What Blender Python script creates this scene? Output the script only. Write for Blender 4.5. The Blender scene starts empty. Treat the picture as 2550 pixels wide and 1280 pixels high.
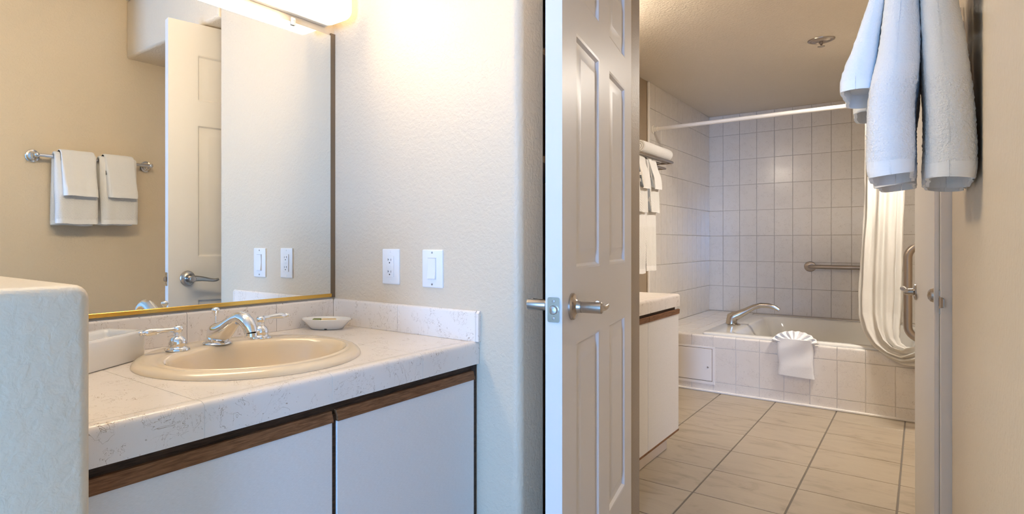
import bpy, bmesh, math, random
from mathutils import Vector, Matrix, noise

random.seed(7)
PI = math.pi
sc = bpy.context.scene
C = sc.collection

# ------------------------------------------------------------------ camera
F_PX, X0, HORIZON, CAM_H = 1491.0, 1012.0, 605.0, 1.063
HEADING = math.radians(40.712)
cam = bpy.data.cameras.new('camera')
cam.sensor_width = 36.0
cam.sensor_fit = 'HORIZONTAL'
cam.lens = F_PX / 2550 * 36
cam.shift_x = (1275 - X0) / 2550
cam.shift_y = -(640 - HORIZON) / 2550
cam.clip_start = 0.02
cam_o = bpy.data.objects.new('camera', cam)
cam_o.location = (0, 0, CAM_H)
cam_o.rotation_euler = (PI / 2, 0, HEADING - PI / 2)
C.objects.link(cam_o)
sc.camera = cam_o

# ------------------------------------------------------------------ world, light, exposure
LAMP_COL = (1.0, 0.79, 0.52)
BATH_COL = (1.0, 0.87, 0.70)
ADDED_LAMP_COL = (1.0, 0.92, 0.82)
LAMP_STRENGTH = 20.5
ADDED_LAMP = 112.0  # strength of the added, hidden ceiling lamp near the tub
BATH_LAMP = 22.5
DAY_COL = (0.21, 0.47, 1.0)
DAY_POWER = 275.0
world = bpy.data.worlds.new('world')
sc.world = world
world.use_nodes = True
bg = world.node_tree.nodes['Background']
bg.inputs['Color'].default_value = (0.40, 0.62, 1.0, 1)
bg.inputs['Strength'].default_value = 1.0
area = bpy.data.lights.new('window_daylight', 'AREA')
area.shape = 'RECTANGLE'
area.size, area.size_y = 1.05, 1.95
area.energy = DAY_POWER
area.color = DAY_COL
day = bpy.data.objects.new('window_daylight', area)
day.location = (-5.12, -0.95, 1.1)
day.rotation_euler = (PI / 2, 0, -PI / 2)
C.objects.link(day)
vs = sc.view_settings
vs.view_transform = 'Standard'
vs.look = 'None'
vs.exposure = 0.55
vs.gamma = 1.0
vs.use_curve_mapping = False
sc.cycles.max_bounces = 5
sc.cycles.diffuse_bounces = 4
sc.cycles.glossy_bounces = 3
sc.cycles.transmission_bounces = 3
sc.cycles.use_adaptive_sampling = True
sc.cycles.adaptive_threshold = 0.15
sc.cycles.adaptive_min_samples = 24
sc.cycles.sample_clamp_indirect = 2.5
sc.cycles.caustics_reflective = False
sc.cycles.caustics_refractive = False

# ------------------------------------------------------------------ materials
def srgb(r, g, b):
    f = lambda v: (v / 255 / 12.92) if v / 255 <= 0.04045 else ((v / 255 + 0.055) / 1.055) ** 2.4
    return (f(r), f(g), f(b), 1.0)

class NT:
    def __init__(s, name, color, rough=0.5, metal=0.0, coat=0.0):
        s.m = bpy.data.materials.new(name)
        s.m.use_nodes = True
        s.t = s.m.node_tree
        s.n, s.l = s.t.nodes, s.t.links
        s.b = s.n['Principled BSDF']
        s.b.inputs['Base Color'].default_value = color
        s.b.inputs['Roughness'].default_value = rough
        s.b.inputs['Metallic'].default_value = metal
        s.b.inputs['Coat Weight'].default_value = coat
        s._pos = None
    def node(s, kind, **kw):
        n = s.n.new(kind)
        for k, v in kw.items():
            setattr(n, k, v)
        return n
    def pos(s, scale=(1, 1, 1), rot=(0, 0, 0)):
        if s._pos is None:
            s._pos = s.node('ShaderNodeNewGeometry')
        mp = s.node('ShaderNodeMapping')
        mp.inputs['Scale'].default_value = scale
        mp.inputs['Rotation'].default_value = rot
        s.l.new(s._pos.outputs['Position'], mp.inputs['Vector'])
        return mp.outputs['Vector']
    def noise(s, vec, scale, detail=3, rough=0.5, dist=0.0):
        n = s.node('ShaderNodeTexNoise')
        n.inputs['Scale'].default_value = scale
        n.inputs['Detail'].default_value = detail
        n.inputs['Roughness'].default_value = rough
        n.inputs['Distortion'].default_value = dist
        s.l.new(vec, n.inputs['Vector'])
        return n.outputs['Fac']
    def ramp(s, fac, stops):
        r = s.node('ShaderNodeValToRGB')
        els = r.color_ramp.elements
        while len(els) < len(stops):
            els.new(0.5)
        for e, (p, c) in zip(els, stops):
            e.position = p
            e.color = c if len(c) == 4 else (*c, 1)
        s.l.new(fac, r.inputs['Fac'])
        return r.outputs['Color']
    def math(s, op, a, b=None):
        m = s.node('ShaderNodeMath', operation=op)
        for i, v in enumerate((a, b)):
            if v is None:
                continue
            if isinstance(v, (int, float)):
                m.inputs[i].default_value = v
            else:
                s.l.new(v, m.inputs[i])
        return m.outputs[0]
    def mix(s, fac, a, b):
        m = s.node('ShaderNodeMix', data_type='RGBA')
        if isinstance(fac, (int, float)):
            m.inputs['Factor'].default_value = fac
        else:
            s.l.new(fac, m.inputs['Factor'])
        for i, v in ((6, a), (7, b)):
            if isinstance(v, tuple):
                m.inputs[i].default_value = v
            else:
                s.l.new(v, m.inputs[i])
        return m.outputs[2]
    def color(s, sock):
        s.l.new(sock, s.b.inputs['Base Color'])
    def bump(s, h, strength=0.3, dist=0.002):
        b = s.node('ShaderNodeBump')
        b.inputs['Strength'].default_value = strength
        b.inputs['Distance'].default_value = dist
        s.l.new(h, b.inputs['Height'])
        s.l.new(b.outputs['Normal'], s.b.inputs['Normal'])

def paint(name, col, scale, strength, dist, rough=0.45, r0=0.42, r1=0.58):
    t = NT(name, col, rough)
    v = t.pos()
    a = t.noise(v, scale, 3, 0.55, 0.4)
    p = t.ramp(a, [(r0, (0, 0, 0)), (r1, (1, 1, 1))])
    b = t.noise(v, scale * 3.2, 2)
    t.bump(t.math('ADD', p, t.math('MULTIPLY', b, 0.35)), strength, dist)
    return t.m

WALL = (0.72, 0.61, 0.46, 1)
M_wall = paint('wall_paint', WALL, 85, 0.38, 0.0013)
M_pony = paint('rough_wall_paint', WALL, 70, 0.42, 0.0014, 0.45, 0.25, 0.60)
M_ceil = paint('ceiling_paint', (0.76, 0.69, 0.60, 1), 70, 0.55, 0.002, 0.6)
M_bed = paint('bedroom_paint', (0.82, 0.77, 0.69, 1), 85, 0.3, 0.001)
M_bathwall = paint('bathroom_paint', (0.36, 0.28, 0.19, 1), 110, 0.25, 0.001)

def veined(name, base, vein, rough, amount=1.0, scale=9.0):
    t = NT(name, base, rough)
    v = t.pos()
    a = t.noise(v, scale * 1.2, 3, 0.6, 1.6)
    line = t.math('LESS_THAN', t.math('ABSOLUTE', t.math('SUBTRACT', a, 0.5)), 0.0027)
    a2 = t.noise(t.pos((1.7, 1.7, 1.1), (0.5, 0.9, 0.3)), scale * 1.25, 4, 0.65, 2.0)
    line2 = t.math('LESS_THAN', t.math('ABSOLUTE', t.math('SUBTRACT', a2, 0.52)), 0.0026)
    msk = t.math('GREATER_THAN', t.noise(v, 19, 2), 0.50)
    sp = t.math('GREATER_THAN', t.noise(v, 190, 1), 0.735)
    tot = t.math('MINIMUM', t.math('ADD', t.math('MULTIPLY', t.math('MAXIMUM', line, line2), msk), t.math('MULTIPLY', sp, 0.6)), 1.0)
    soft = t.noise(v, 14, 2)
    b2 = t.mix(t.math('MULTIPLY', soft, 0.35), base, (base[0] * .9, base[1] * .87, base[2] * .84, 1))
    t.color(t.mix(t.math('MULTIPLY', tot, 0.75 * amount), b2, vein))
    lines = t.noise(t.pos((1, 1, 60)), 12, 1)
    t.bump(t.math('ADD', t.math('MULTIPLY', lines, 0.3), t.noise(v, 60, 1)), 0.12, 0.0008)
    return t.m

M_ctile = veined('counter_tile', (0.88, 0.82, 0.76, 1), (0.30, 0.20, 0.11, 1), 0.22)
M_wtile = veined('shower_tile', (0.81, 0.765, 0.71, 1), (0.30, 0.24, 0.18, 1), 0.16, 0.8, 16)
M_grout = NT('grout', (0.64, 0.57, 0.50, 1), 0.8).m
M_whgrout = NT('pale_grout', (0.80, 0.76, 0.70, 1), 0.8).m

def floor_tile():
    t = NT('floor_tile', (0.55, 0.47, 0.37, 1), 0.32)
    oi = t.node('ShaderNodeObjectInfo')
    off = t.math('MULTIPLY', oi.outputs['Random'], 9.0)
    cmb = t.node('ShaderNodeCombineXYZ')
    for i in range(3):
        t.l.new(off, cmb.inputs[i])
    add = t.node('ShaderNodeVectorMath', operation='ADD')
    t.l.new(t.pos((2.2, 0.9, 1), (0, 0, 0.5)), add.inputs[0])
    t.l.new(cmb.outputs[0], add.inputs[1])
    n = t.noise(add.outputs[0], 3.2, 5, 0.62, 1.8)
    c = t.ramp(n, [(0.30, (0.29, 0.235, 0.165)), (0.47, (0.40, 0.335, 0.25)), (0.62, (0.425, 0.36, 0.27)), (0.75, (0.38, 0.32, 0.235))])
    t.color(c)
    t.bump(t.noise(t.pos(), 40, 3), 0.08, 0.001)
    return t.m
M_floor = floor_tile()
M_fgrout = NT('floor_grout', (0.18, 0.155, 0.13, 1), 0.9).m

def wood(name, dark, light):
    t = NT(name, light, 0.55)
    t.b.inputs['Specular IOR Level'].default_value = 0.25
    n = t.noise(t.pos((4, 60, 60)), 5, 4, 0.6, 0.8)
    t.color(t.ramp(n, [(0.32, dark), (0.66, light)]))
    t.bump(n, 0.2, 0.0006)
    return t.m
M_oak = wood('oak_wood', (0.115, 0.047, 0.018, 1), (0.26, 0.125, 0.058, 1))
M_dark = wood('dark_wood', (0.018, 0.009, 0.005, 1), (0.07, 0.038, 0.022, 1))

def laminate():
    t = NT('cabinet_laminate', (0.80, 0.78, 0.75, 1), 0.45)
    n = t.noise(t.pos((14, 14, 240)), 7, 3, 0.7)
    t.color(t.ramp(n, [(0.35, (0.73, 0.71, 0.68, 1)), (0.65, (0.83, 0.81, 0.785, 1))]))
    t.bump(n, 0.25, 0.0006)
    return t.m
M_lam = laminate()

def towel(name, kind, col=(0.94, 0.93, 0.92, 1)):
    t = NT(name, col, 0.95)
    t.b.inputs['Sheen Weight'].default_value = 0.35
    v = t.pos()
    if kind == 'terry':
        h = t.noise(v, 420, 3, 0.6)
        t.bump(h, 0.6, 0.003)
    elif kind == 'waffle':
        ck = t.node('ShaderNodeTexChecker')
        ck.inputs['Scale'].default_value = 110
        t.l.new(t.pos((1, 1, 1.35), (0.0, 0.35, 0.35)), ck.inputs['Vector'])
        h = t.math('ADD', t.math('MULTIPLY', ck.outputs['Fac'], 0.55), t.math('MULTIPLY', t.noise(v, 380, 2), 0.5))
        t.bump(h, 1.0, 0.005)
    elif kind == 'rib':
        w = t.node('ShaderNodeTexWave', wave_type='BANDS', bands_direction='DIAGONAL')
        w.inputs['Scale'].default_value = 38
        w.inputs['Distortion'].default_value = 0.8
        t.l.new(v, w.inputs['Vector'])
        t.bump(t.math('ADD', w.outputs['Fac'], t.math('MULTIPLY', t.noise(v, 300, 2), 0.5)), 0.7, 0.004)
    else:
        t.bump(t.noise(t.pos((1, 1, 8)), 160, 2), 0.3, 0.001)
    return t.m
M_terry = towel('terry_cloth', 'terry')
M_waffle = towel('waffle_cloth', 'waffle')
M_rib = towel('ribbed_cloth', 'rib')
M_hem = towel('hem_cloth', 'hem')

def curtain_mat():
    t = NT('curtain_cloth', (0.70, 0.675, 0.63, 1), 0.85)
    t.bump(t.noise(t.pos((1, 1, 6)), 90, 3), 0.35, 0.002)
    return t.m
M_curtain = curtain_mat()

M_door = NT('door_paint', (0.80, 0.775, 0.75, 1), 0.38)
M_door.bump(M_door.noise(M_door.pos((1, 1, 0.3)), 140, 2), 0.12, 0.0006)
M_door = M_door.m
M_jamb = NT('jamb_paint', (0.88, 0.80, 0.73, 1), 0.4).m
M_chrome = NT('chrome', (0.86, 0.86, 0.87, 1), 0.06, 1.0).m
M_nickel = NT('satin_nickel', (0.50, 0.46, 0.42, 1), 0.27, 1.0).m
M_steel = NT('brushed_steel', (0.42, 0.37, 0.33, 1), 0.34, 1.0).m
M_brass = NT('polished_brass', (0.80, 0.50, 0.12, 1), 0.2, 1.0).m
M_mirror = NT('mirror_glass', (0.93, 0.945, 0.92, 1), 0.0, 1.0).m
M_sidech = NT('aged_channel', (0.20, 0.14, 0.085, 1), 0.4, 0.2).m
M_cream = NT('cream_porcelain', (0.85, 0.71, 0.51, 1), 0.12, 0, 0.3).m
M_white = NT('white_ceramic', (0.86, 0.85, 0.83, 1), 0.15, 0, 0.3).m
M_plastic = NT('white_plastic', (0.86, 0.86, 0.86, 1), 0.25).m
M_slot = NT('dark_slot', (0.012, 0.012, 0.012, 1), 0.6).m
M_tub = NT('tub_acrylic', (0.78, 0.76, 0.71, 1), 0.16, 0, 0.3).m
M_rod = NT('rod_enamel', (0.84, 0.80, 0.74, 1), 0.3).m
M_caulk = NT('white_caulk', (0.86, 0.82, 0.78, 1), 0.5).m
M_closet = NT('closet_dark', (0.30, 0.21, 0.14, 1), 0.7).m
M_carpet = NT('carpet', (0.60, 0.54, 0.46, 1), 0.95).m
M_soapg = NT('green_wrapper', (0.20, 0.24, 0.07, 1), 0.5).m
M_soapc = NT('cream_wrapper', (0.80, 0.62, 0.36, 1), 0.5).m
M_clip = NT('clear_plastic', (0.92, 0.84, 0.70, 1), 0.15)
M_clip = M_clip.m
M_bumper = NT('pale_bumper', (0.85, 0.80, 0.72, 1), 0.4).m

def lamp_mat(name, strength, col):
    t = NT(name, (0.9, 0.88, 0.84, 1), 0.3)
    t.b.inputs['Emission Color'].default_value = (*col, 1)
    t.b.inputs['Emission Strength'].default_value = strength
    return t.m
M_lamp = lamp_mat('lit_diffuser', LAMP_STRENGTH, LAMP_COL)
M_lampend = lamp_mat('diffuser_end_cap', LAMP_STRENGTH * 0.075, LAMP_COL)
M_lampedge = lamp_mat('diffuser_edge', LAMP_STRENGTH * 0.36, LAMP_COL)
M_added_lamp = lamp_mat('added_light_globe', ADDED_LAMP, ADDED_LAMP_COL)
M_lamp2 = lamp_mat('lit_bath_diffuser', BATH_LAMP, BATH_COL)

# ------------------------------------------------------------------ mesh helpers
WLOC = {}

class MB:
    def __init__(s):
        s.bm = bmesh.new()
        s.mi = 0
    def face(s, vs):
        try:
            f = s.bm.faces.new(vs)
            f.material_index = s.mi
            return f
        except ValueError:
            return None
    def box(s, x0, x1, y0, y1, z0, z1, bevel=0.0, seg=2, edges=None):
        r = bmesh.ops.create_cube(s.bm, size=1.0)
        vs = r['verts']
        for v in vs:
            v.co = Vector(((x0 + x1) / 2 + v.co.x * (x1 - x0), (y0 + y1) / 2 + v.co.y * (y1 - y0), (z0 + z1) / 2 + v.co.z * (z1 - z0)))
        fs = {f for v in vs for f in v.link_faces}
        for f in fs:
            f.material_index = s.mi
        if bevel > 0:
            es = list({e for v in vs for e in v.link_edges})
            if edges:
                es = [e for e in es if edges((e.verts[0].co + e.verts[1].co) / 2)]
            bmesh.ops.bevel(s.bm, geom=es, offset=bevel, segments=seg, affect='EDGES', profile=0.5, material=-1)
        return s
    def rings(s, rings, closed=True, cap0=False, cap1=False):
        vr = [[s.bm.verts.new(p) for p in r] for r in rings]
        n = len(vr[0])
        for a, b in zip(vr, vr[1:]):
            for i in range(n if closed else n - 1):
                j = (i + 1) % n
                s.face((a[i], a[j], b[j], b[i]))
        if cap0:
            s.face(list(reversed(vr[0])))
        if cap1:
            s.face(vr[-1])
        return vr
    def lathe(s, prof, origin=(0, 0, 0), axis=(0, 0, 1), seg=28, caps=True):
        q = Vector((0, 0, 1)).rotation_difference(Vector(axis).normalized())
        o = Vector(origin)
        rings = []
        for r, z in prof:
            r = max(r, 0.00005)
            rings.append([o + q @ Vector((r * math.cos(2 * PI * i / seg), r * math.sin(2 * PI * i / seg), z)) for i in range(seg)])
        s.rings(rings, True, caps, caps)
        return s
    def tube(s, path, rad, seg=14, caps=True, flat=None):
        path = [Vector(p) for p in path]
        n = len(path)
        rads = rad if isinstance(rad, (list, tuple)) else [rad] * n
        tang = [(path[min(i + 1, n - 1)] - path[max(i - 1, 0)]).normalized() for i in range(n)]
        up = Vector((0, 0, 1)) if abs(tang[0].z) < 0.9 else Vector((1, 0, 0))
        u = (up - tang[0] * up.dot(tang[0])).normalized()
        rings = []
        for i in range(n):
            u = (u - tang[i] * u.dot(tang[i])).normalized()
            w = tang[i].cross(u)
            fu, fw = (flat[i] if flat else (1, 1))
            rings.append([path[i] + (u * fu * math.cos(2 * PI * k / seg) + w * fw * math.sin(2 * PI * k / seg)) * rads[i] for k in range(seg)])
        s.rings(rings, True, caps, caps)
        return s
    def prism(s, poly, fn, a, b):
        """extrude a 2D outline between a and b; fn(p, q, t) gives the 3D point"""
        s.rings([[fn(p[0], p[1], a) for p in poly], [fn(p[0], p[1], b) for p in poly]], True, True, True)
        return s
    def build(s, name, mats, parent=None, smooth=30, local=False, origin=None):
        bm = s.bm
        bmesh.ops.recalc_face_normals(bm, faces=bm.faces)
        me = bpy.data.meshes.new(name)
        xs = [v.co for v in bm.verts]
        if origin is None:
            lo = Vector((min(v.x for v in xs), min(v.y for v in xs), min(v.z for v in xs)))
            hi = Vector((max(v.x for v in xs), max(v.y for v in xs), max(v.z for v in xs)))
            origin = Vector(((lo.x + hi.x) / 2, (lo.y + hi.y) / 2, lo.z))
        origin = Vector(origin)
        bmesh.ops.translate(bm, verts=bm.verts, vec=-origin)
        bm.to_mesh(me)
        bm.free()
        if not isinstance(mats, (list, tuple)):
            mats = [mats]
        for m in mats:
            me.materials.append(m)
        if smooth:
            me.polygons.foreach_set('use_smooth', [True] * len(me.polygons))
            me.set_sharp_from_angle(angle=math.radians(smooth))
        o = bpy.data.objects.new(name, me)
        C.objects.link(o)
        link(o, origin, parent, local)
        return o

def link(o, origin, parent, local=False):
    origin = Vector(origin)
    if parent is not None:
        o.parent = parent
        o.location = origin if local else origin - WLOC[parent.name]
        WLOC[o.name] = origin if not local else origin + WLOC[parent.name]
    else:
        o.location = origin
        WLOC[o.name] = origin

def tag(o, label=None, cat=None, group=None, kind=None):
    if label: o['label'] = label
    if cat: o['category'] = cat
    if group: o['group'] = group
    if kind: o['kind'] = kind
    return o

def thing(name, loc, label, cat, group=None, kind=None, rz=0.0):
    o = bpy.data.objects.new(name, None)
    o.empty_display_size = 0.05
    C.objects.link(o)
    o.location = loc
    o.rotation_euler = (0, 0, rz)
    WLOC[o.name] = Vector(loc)
    return tag(o, label, cat, group, kind)

def box_obj(name, x0, x1, y0, y1, z0, z1, mat, parent=None, bevel=0.0, seg=2, edges=None, **kw):
    return MB().box(x0, x1, y0, y1, z0, z1, bevel, seg, edges).build(name, mat, parent, **kw)

def struct(o, label, cat='wall'):
    return tag(o, label, cat, kind='structure')

TILES = {}
def tile(parent, cx, cy, cz, su, sv, face, mat, th=0.006, bev=0.0018, name='tile'):
    """a flat tile with chamfered front edges; face = '-x', '-y' or '+z', front centre at the given point"""
    key = (round(su, 4), round(sv, 4), face, mat.name, th)
    me = TILES.get(key)
    if me is None:
        a, b = su / 2, sv / 2
        pts = []
        for (u, v, d) in ((a, b, th), (a, b, bev), (a - bev, b - bev, 0)):
            pts.append([(-u, -v, d), (u, -v, d), (u, v, d), (-u, v, d)])
        def tr(p):
            u, v, d = p
            return {'-x': (d, -u, v), '-y': (u, d, v), '+z': (u, v, -d)}[face]
        m = MB()
        m.rings([[tr(p) for p in r] for r in pts], True, True, True)
        bmesh.ops.recalc_face_normals(m.bm, faces=m.bm.faces)
        me = bpy.data.meshes.new(name)
        m.bm.to_mesh(me)
        m.bm.free()
        me.materials.append(mat)
        TILES[key] = me
    o = bpy.data.objects.new(name, me)
    C.objects.link(o)
    link(o, (cx, cy, cz), parent)
    return o

def arc(cx, cy, r, a0, a1, n):
    return [(cx + r * math.cos(math.radians(a0 + (a1 - a0) * i / n)), cy + r * math.sin(math.radians(a0 + (a1 - a0) * i / n))) for i in range(n + 1)]

# ------------------------------------------------------------------ main dimensions
XW, YM, YC, ZC = 1.4425, 1.58, 0.963, 0.779      # end wall, mirror wall, counter front, counter top
YR = -0.06                                         # right wall
CEIL = 2.352
XD = 2.156                                         # bathroom doorway
XT, XB, YL, YRB, BCEIL = 4.65, 6.42, 1.594, -0.10, 2.30   # tub front, back wall, left wall, right wall, bathroom ceiling
YE = 0.832                                         # free end of the end wall

# ------------------------------------------------------------------ room shell
struct(box_obj('wall_mirror', -5.0, XD, YM, YM + 0.12, 0, CEIL, M_wall), 'beige textured wall behind the big vanity mirror')
m = MB()
poly = [(XW, YM)] + [(XW, YE + 0.024)] + [(XW + 0.024 - p, YE + 0.024 - q) for p, q in [(0.024 * math.cos(math.radians(a)), 0.024 * math.sin(math.radians(a))) for a in range(10, 90, 10)]] + [(XW + 0.024, YE), (XW + 0.130, YE)] + [(XW + 0.134, YE + 0.004), (XW + 0.134, YM)]
m.prism(poly, lambda p, q, t: (p, q, t), 0, CEIL)
struct(m.build('wall_end', M_wall), 'beige textured end wall with rounded corner beside the white door')
struct(box_obj('wall_right', 0.6, 2.10, YR - 0.12, YR, 0, CEIL, M_wall), 'beige textured wall on the right carrying the towel bar')
struct(box_obj('wall_header', XW, XD + 0.11, YR, YE, 2.045, CEIL, M_wall, None, 0.018, 4, lambda c: c.x < XW + 0.01), 'beige dropped header over the passage to the bathroom')
struct(box_obj('ceiling', -5.0, XD, -3.0, YM, CEIL, CEIL + 0.1, M_ceil), 'pale textured ceiling over the vanity', 'ceiling')
struct(box_obj('floor', -5.0, XD + 0.02, -3.0, YM, -0.1, -0.004, M_carpet), 'tan carpet floor of the vanity area', 'floor')
struct(box_obj('wall_partition', 0.48, 0.6, -3.0, YR - 0.0, 0, CEIL, M_bed), 'beige wall closing the bedroom beside the towel wall')
struct(box_obj('wall_bedroom_side', -5.0, 0.48, -3.12, -3.0, 0, CEIL, M_bed), 'beige side wall of the bedroom')
m = MB()
m.box(-5.12, -5.0, -3.0, -1.5, 0, CEIL).box(-5.12, -5.0, -0.4, YM, 0, CEIL).box(-5.12, -5.0, -1.5, -0.4, 2.12, CEIL).box(-5.12, -5.0, -1.5, -0.4, 0, 0.1)
struct(m.build('wall_bedroom_back', M_bed), 'beige bedroom wall around the glass door')
m = MB()
m.box(-5.09, -5.03, -1.5, -1.45, 0.1, 2.12).box(-5.09, -5.03, -0.45, -0.4, 0.1, 2.12).box(-5.09, -5.03, -1.45, -0.45, 2.07, 2.12).box(-5.09, -5.03, -1.45, -0.45, 0.1, 0.15)
struct(m.build('window_1', M_plastic), 'tall white framed bedroom window', 'window')
# pony wall at the near end of the counter
m = MB()
m.box(0.17, 0.343, 0.862, YM, 0, 1.006, 0.020, 5, lambda c: c.z > 0.02 and (c.y < 0.9 or c.z > 0.99))
struct(m.build('wall_pony', M_pony), 'rough textured half wall at the near end of the counter')
# dark closet behind the door
m = MB()
m.box(XW + 0.134, XD, YE + 0.30, YE + 0.32, 0, CEIL).box(XW + 0.134, XD, YE + 0.012, YE + 0.30, 2.03, 2.045)
m.box(XW + 0.136, XD, YE + 0.015, YE + 0.30, 1.30, 1.32)
m.box(XW + 0.136, XD, YE + 0.015, YE + 0.30, 1.62, 1.64)
struct(m.build('wall_closet', M_closet), 'dark brown closet recess showing in the gap behind the door')

# bathroom shell
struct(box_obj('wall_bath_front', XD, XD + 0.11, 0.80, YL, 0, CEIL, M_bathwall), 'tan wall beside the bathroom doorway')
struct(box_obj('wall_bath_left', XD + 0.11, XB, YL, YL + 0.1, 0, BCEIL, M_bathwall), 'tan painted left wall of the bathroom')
backwall = struct(box_obj('wall_bath_back', XB, XB + 0.1, YRB, YL, 0, BCEIL, M_grout), 'speckled beige tiled wall behind the bathtub')
struct(box_obj('wall_bath_right', XD + 0.11, 3.16, YRB - 0.1, YRB, 0, BCEIL, M_wall), 'beige right wall behind the folded bathroom door')
struct(box_obj('wall_tub_right', 4.36, XB, YRB - 0.1, YRB, 0, BCEIL, M_wall), 'beige wall right of the bathtub')
struct(box_obj('wall_added_alcove_back', 3.06, 4.46, -1.15, -1.05, 0, BCEIL, M_wall), 'beige back wall of the added unseen alcove')  # alcove added out of view, opened up to help light the tub area
m = MB()
m.box(3.06, 3.16, -1.05, YRB - 0.1, 0, BCEIL)
struct(m.build('wall_added_alcove_near', M_wall), 'beige near wall of the added unseen alcove')
struct(box_obj('wall_added_alcove_far', 4.36, 4.46, -1.05, YRB - 0.1, 0, BCEIL, M_wall), 'beige far wall of the added unseen alcove')
struct(box_obj('ceiling_added_alcove', 3.06, 4.46, -1.15, YRB - 0.1, BCEIL, BCEIL + 0.1, M_ceil), 'beige ceiling of the added unseen alcove', 'ceiling')
struct(box_obj('floor_alcove', 3.06, 4.46, -1.15, YRB, -0.1, 0.0, M_floor), 'beige tile floor of the added unseen alcove', 'floor')
added_lamp = thing('added_ceiling_light', (4.30, -0.02, BCEIL - 0.12), 'added round ceiling light, out of view, brightening the tub area', 'light')  # extra lamp, hidden behind the towels, added to brighten the tub area
MB().lathe([(0, 0), (0.165, 0), (0.170, -0.004), (0.172, -0.085), (0.166, -0.085), (0.160, -0.030), (0, -0.030)], (4.30, -0.02, BCEIL - 0.0005), (0, 0, 1), 30).build('canopy', M_nickel, added_lamp)
MB().lathe([(0.15, -0.031), (0.155, -0.070), (0.150, -0.082), (0.105, -0.092), (0.06, -0.096), (0, -0.098)], (4.30, -0.02, BCEIL - 0.0005), (0, 0, 1), 30).build('globe', M_added_lamp, added_lamp, 60)
struct(box_obj('ceiling_bath', XD, XB + 0.1, YRB - 0.1, YL + 0.1, BCEIL, BCEIL + 0.1, M_ceil), 'textured beige ceiling over the bathtub', 'ceiling')

# floor tiles
floor2 = struct(box_obj('floor_bath', XD - 0.3, XT + 0.05, YRB, YL, -0.1, -0.003, M_fgrout), 'beige marbled tile floor with grey grout in the bathroom', 'floor')
xs = [2.733 + 0.3345 * i for i in range(-3, 7)]
ys = [1.073 + 0.333 * i for i in (2, 1, 0, -1, -2, -3, -4)]
for i in range(len(xs) - 1):
    for j in range(len(ys) - 1):
        xa, xb = xs[i], min(xs[i + 1], XT)
        ya, yb = max(ys[j + 1], YRB), min(ys[j], YL)
        if xb - xa < 0.02 or yb - ya < 0.02 or xa < XD - 0.3:
            continue
        gy = 0.0065
        tile(floor2, (xa + xb) / 2, (ya + yb) / 2, 0.0, xb - xa - 0.0048, yb - ya - gy, '+z', M_floor, 0.008, 0.0012, 'floor_tile')

# shower wall tiles
PW, PH = 0.1435, 0.2425
zrows = [(0.404 + PH * i, min(0.404 + PH * (i + 1), BCEIL)) for i in range(8)]
ycols = [1.594] + [1.462 - PW * i for i in range(0, 11)] + [YRB]
for (za, zb) in zrows:
    for a, b in zip(ycols, ycols[1:]):
        tile(backwall, XB - 0.006, (a + b) / 2, (za + zb) / 2, a - b - 0.0034, zb - za - 0.0034, '-x', M_wtile, 0.006, 0.0010)
leftt = struct(box_obj('wall_tub_left', 4.70, XB, YL - 0.004, YL - 0.001, 0.40, BCEIL, M_whgrout), 'speckled beige tiled wall left of the bathtub')
xcols = [4.70] + [4.831 + 0.1427 * i for i in range(0, 11)] + [XB - 0.006]
for (za, zb) in zrows:
    for a, b in zip(xcols, xcols[1:]):
        tile(leftt, (a + b) / 2, YL - 0.010, (za + zb) / 2, b - a - 0.004, zb - za - 0.0022, '-y', M_wtile, 0.006, 0.0008)
struct(box_obj('trim_1', 4.672, 4.702, YL - 0.016, YL - 0.0005, 0.0, BCEIL, M_caulk, None, 0.006, 3), 'white vertical trim strip at the edge of the shower tile', 'trim')

# tub surround
sur = tag(thing('wall_tub_surround', (XT, 0.7, 0), 'speckled tile apron and deck around the bathtub', 'wall'), kind='structure')
box_obj('apron_core', XT + 0.0038, XT + 0.05, YRB, YL, 0, 0.385, M_whgrout, sur)
box_obj('deck_core', XT + 0.007, XB, 1.19, YL, 0.36, 0.397, M_whgrout, sur)
box_obj('deck_core', 6.12, XB, YRB, 1.19, 0.36, 0.397, M_whgrout, sur)
fc = [YL, 1.4105, 1.267, 1.1235] + [0.98 - PW * i for i in range(0, 8)] + [YRB]
for a, b in zip(fc, fc[1:]):
    for (za, zb) in ((0.012, 0.0735), (0.0765, 0.3180)):
        if zb > 0.1 and a > 1.13:
            continue
        tile(sur, XT, (a + b) / 2, (za + zb) / 2, a - b - 0.0034, zb - za, '-x', M_wtile, 0.0055, 0.0012)
    m = MB()   # rounded cap along the top of the apron
    prof = [(XT + 0.06, 0.391), (XT + 0.06, 0.403)] + [(XT + 0.014 + 0.014 * math.cos(math.radians(t)), 0.389 + 0.014 * math.sin(math.radians(t))) for t in range(90, 181, 15)] + [(XT, 0.321), (XT + 0.008, 0.321), (XT + 0.008, 0.391)]
    m.prism(prof, lambda p, q, t: (p, t, q), b + 0.0008, a - 0.0008)
    m.build('edge_tile', M_wtile, sur)
dx = [XT + 0.062 + 0.2425 * i for i in range(8)]
for xa, xb in zip(dx, dx[1:] + [XB - 0.006]):
    for ya, yb in ((1.19, 1.3055), (1.3055, 1.449), (1.449, YL - 0.01)):
        if xb - xa > 0.02:
            tile(sur, (xa + xb) / 2, (ya + yb) / 2, 0.4035, xb - xa - 0.003, yb - ya - 0.003, '+z', M_wtile, 0.006, 0.0012)
struct(box_obj('trim_2', XT - 0.014, XT + 0.008, YRB, YL, 0.0, 0.014, M_caulk, None, 0.005, 2), 'white bead along the foot of the tub apron', 'trim')

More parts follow.
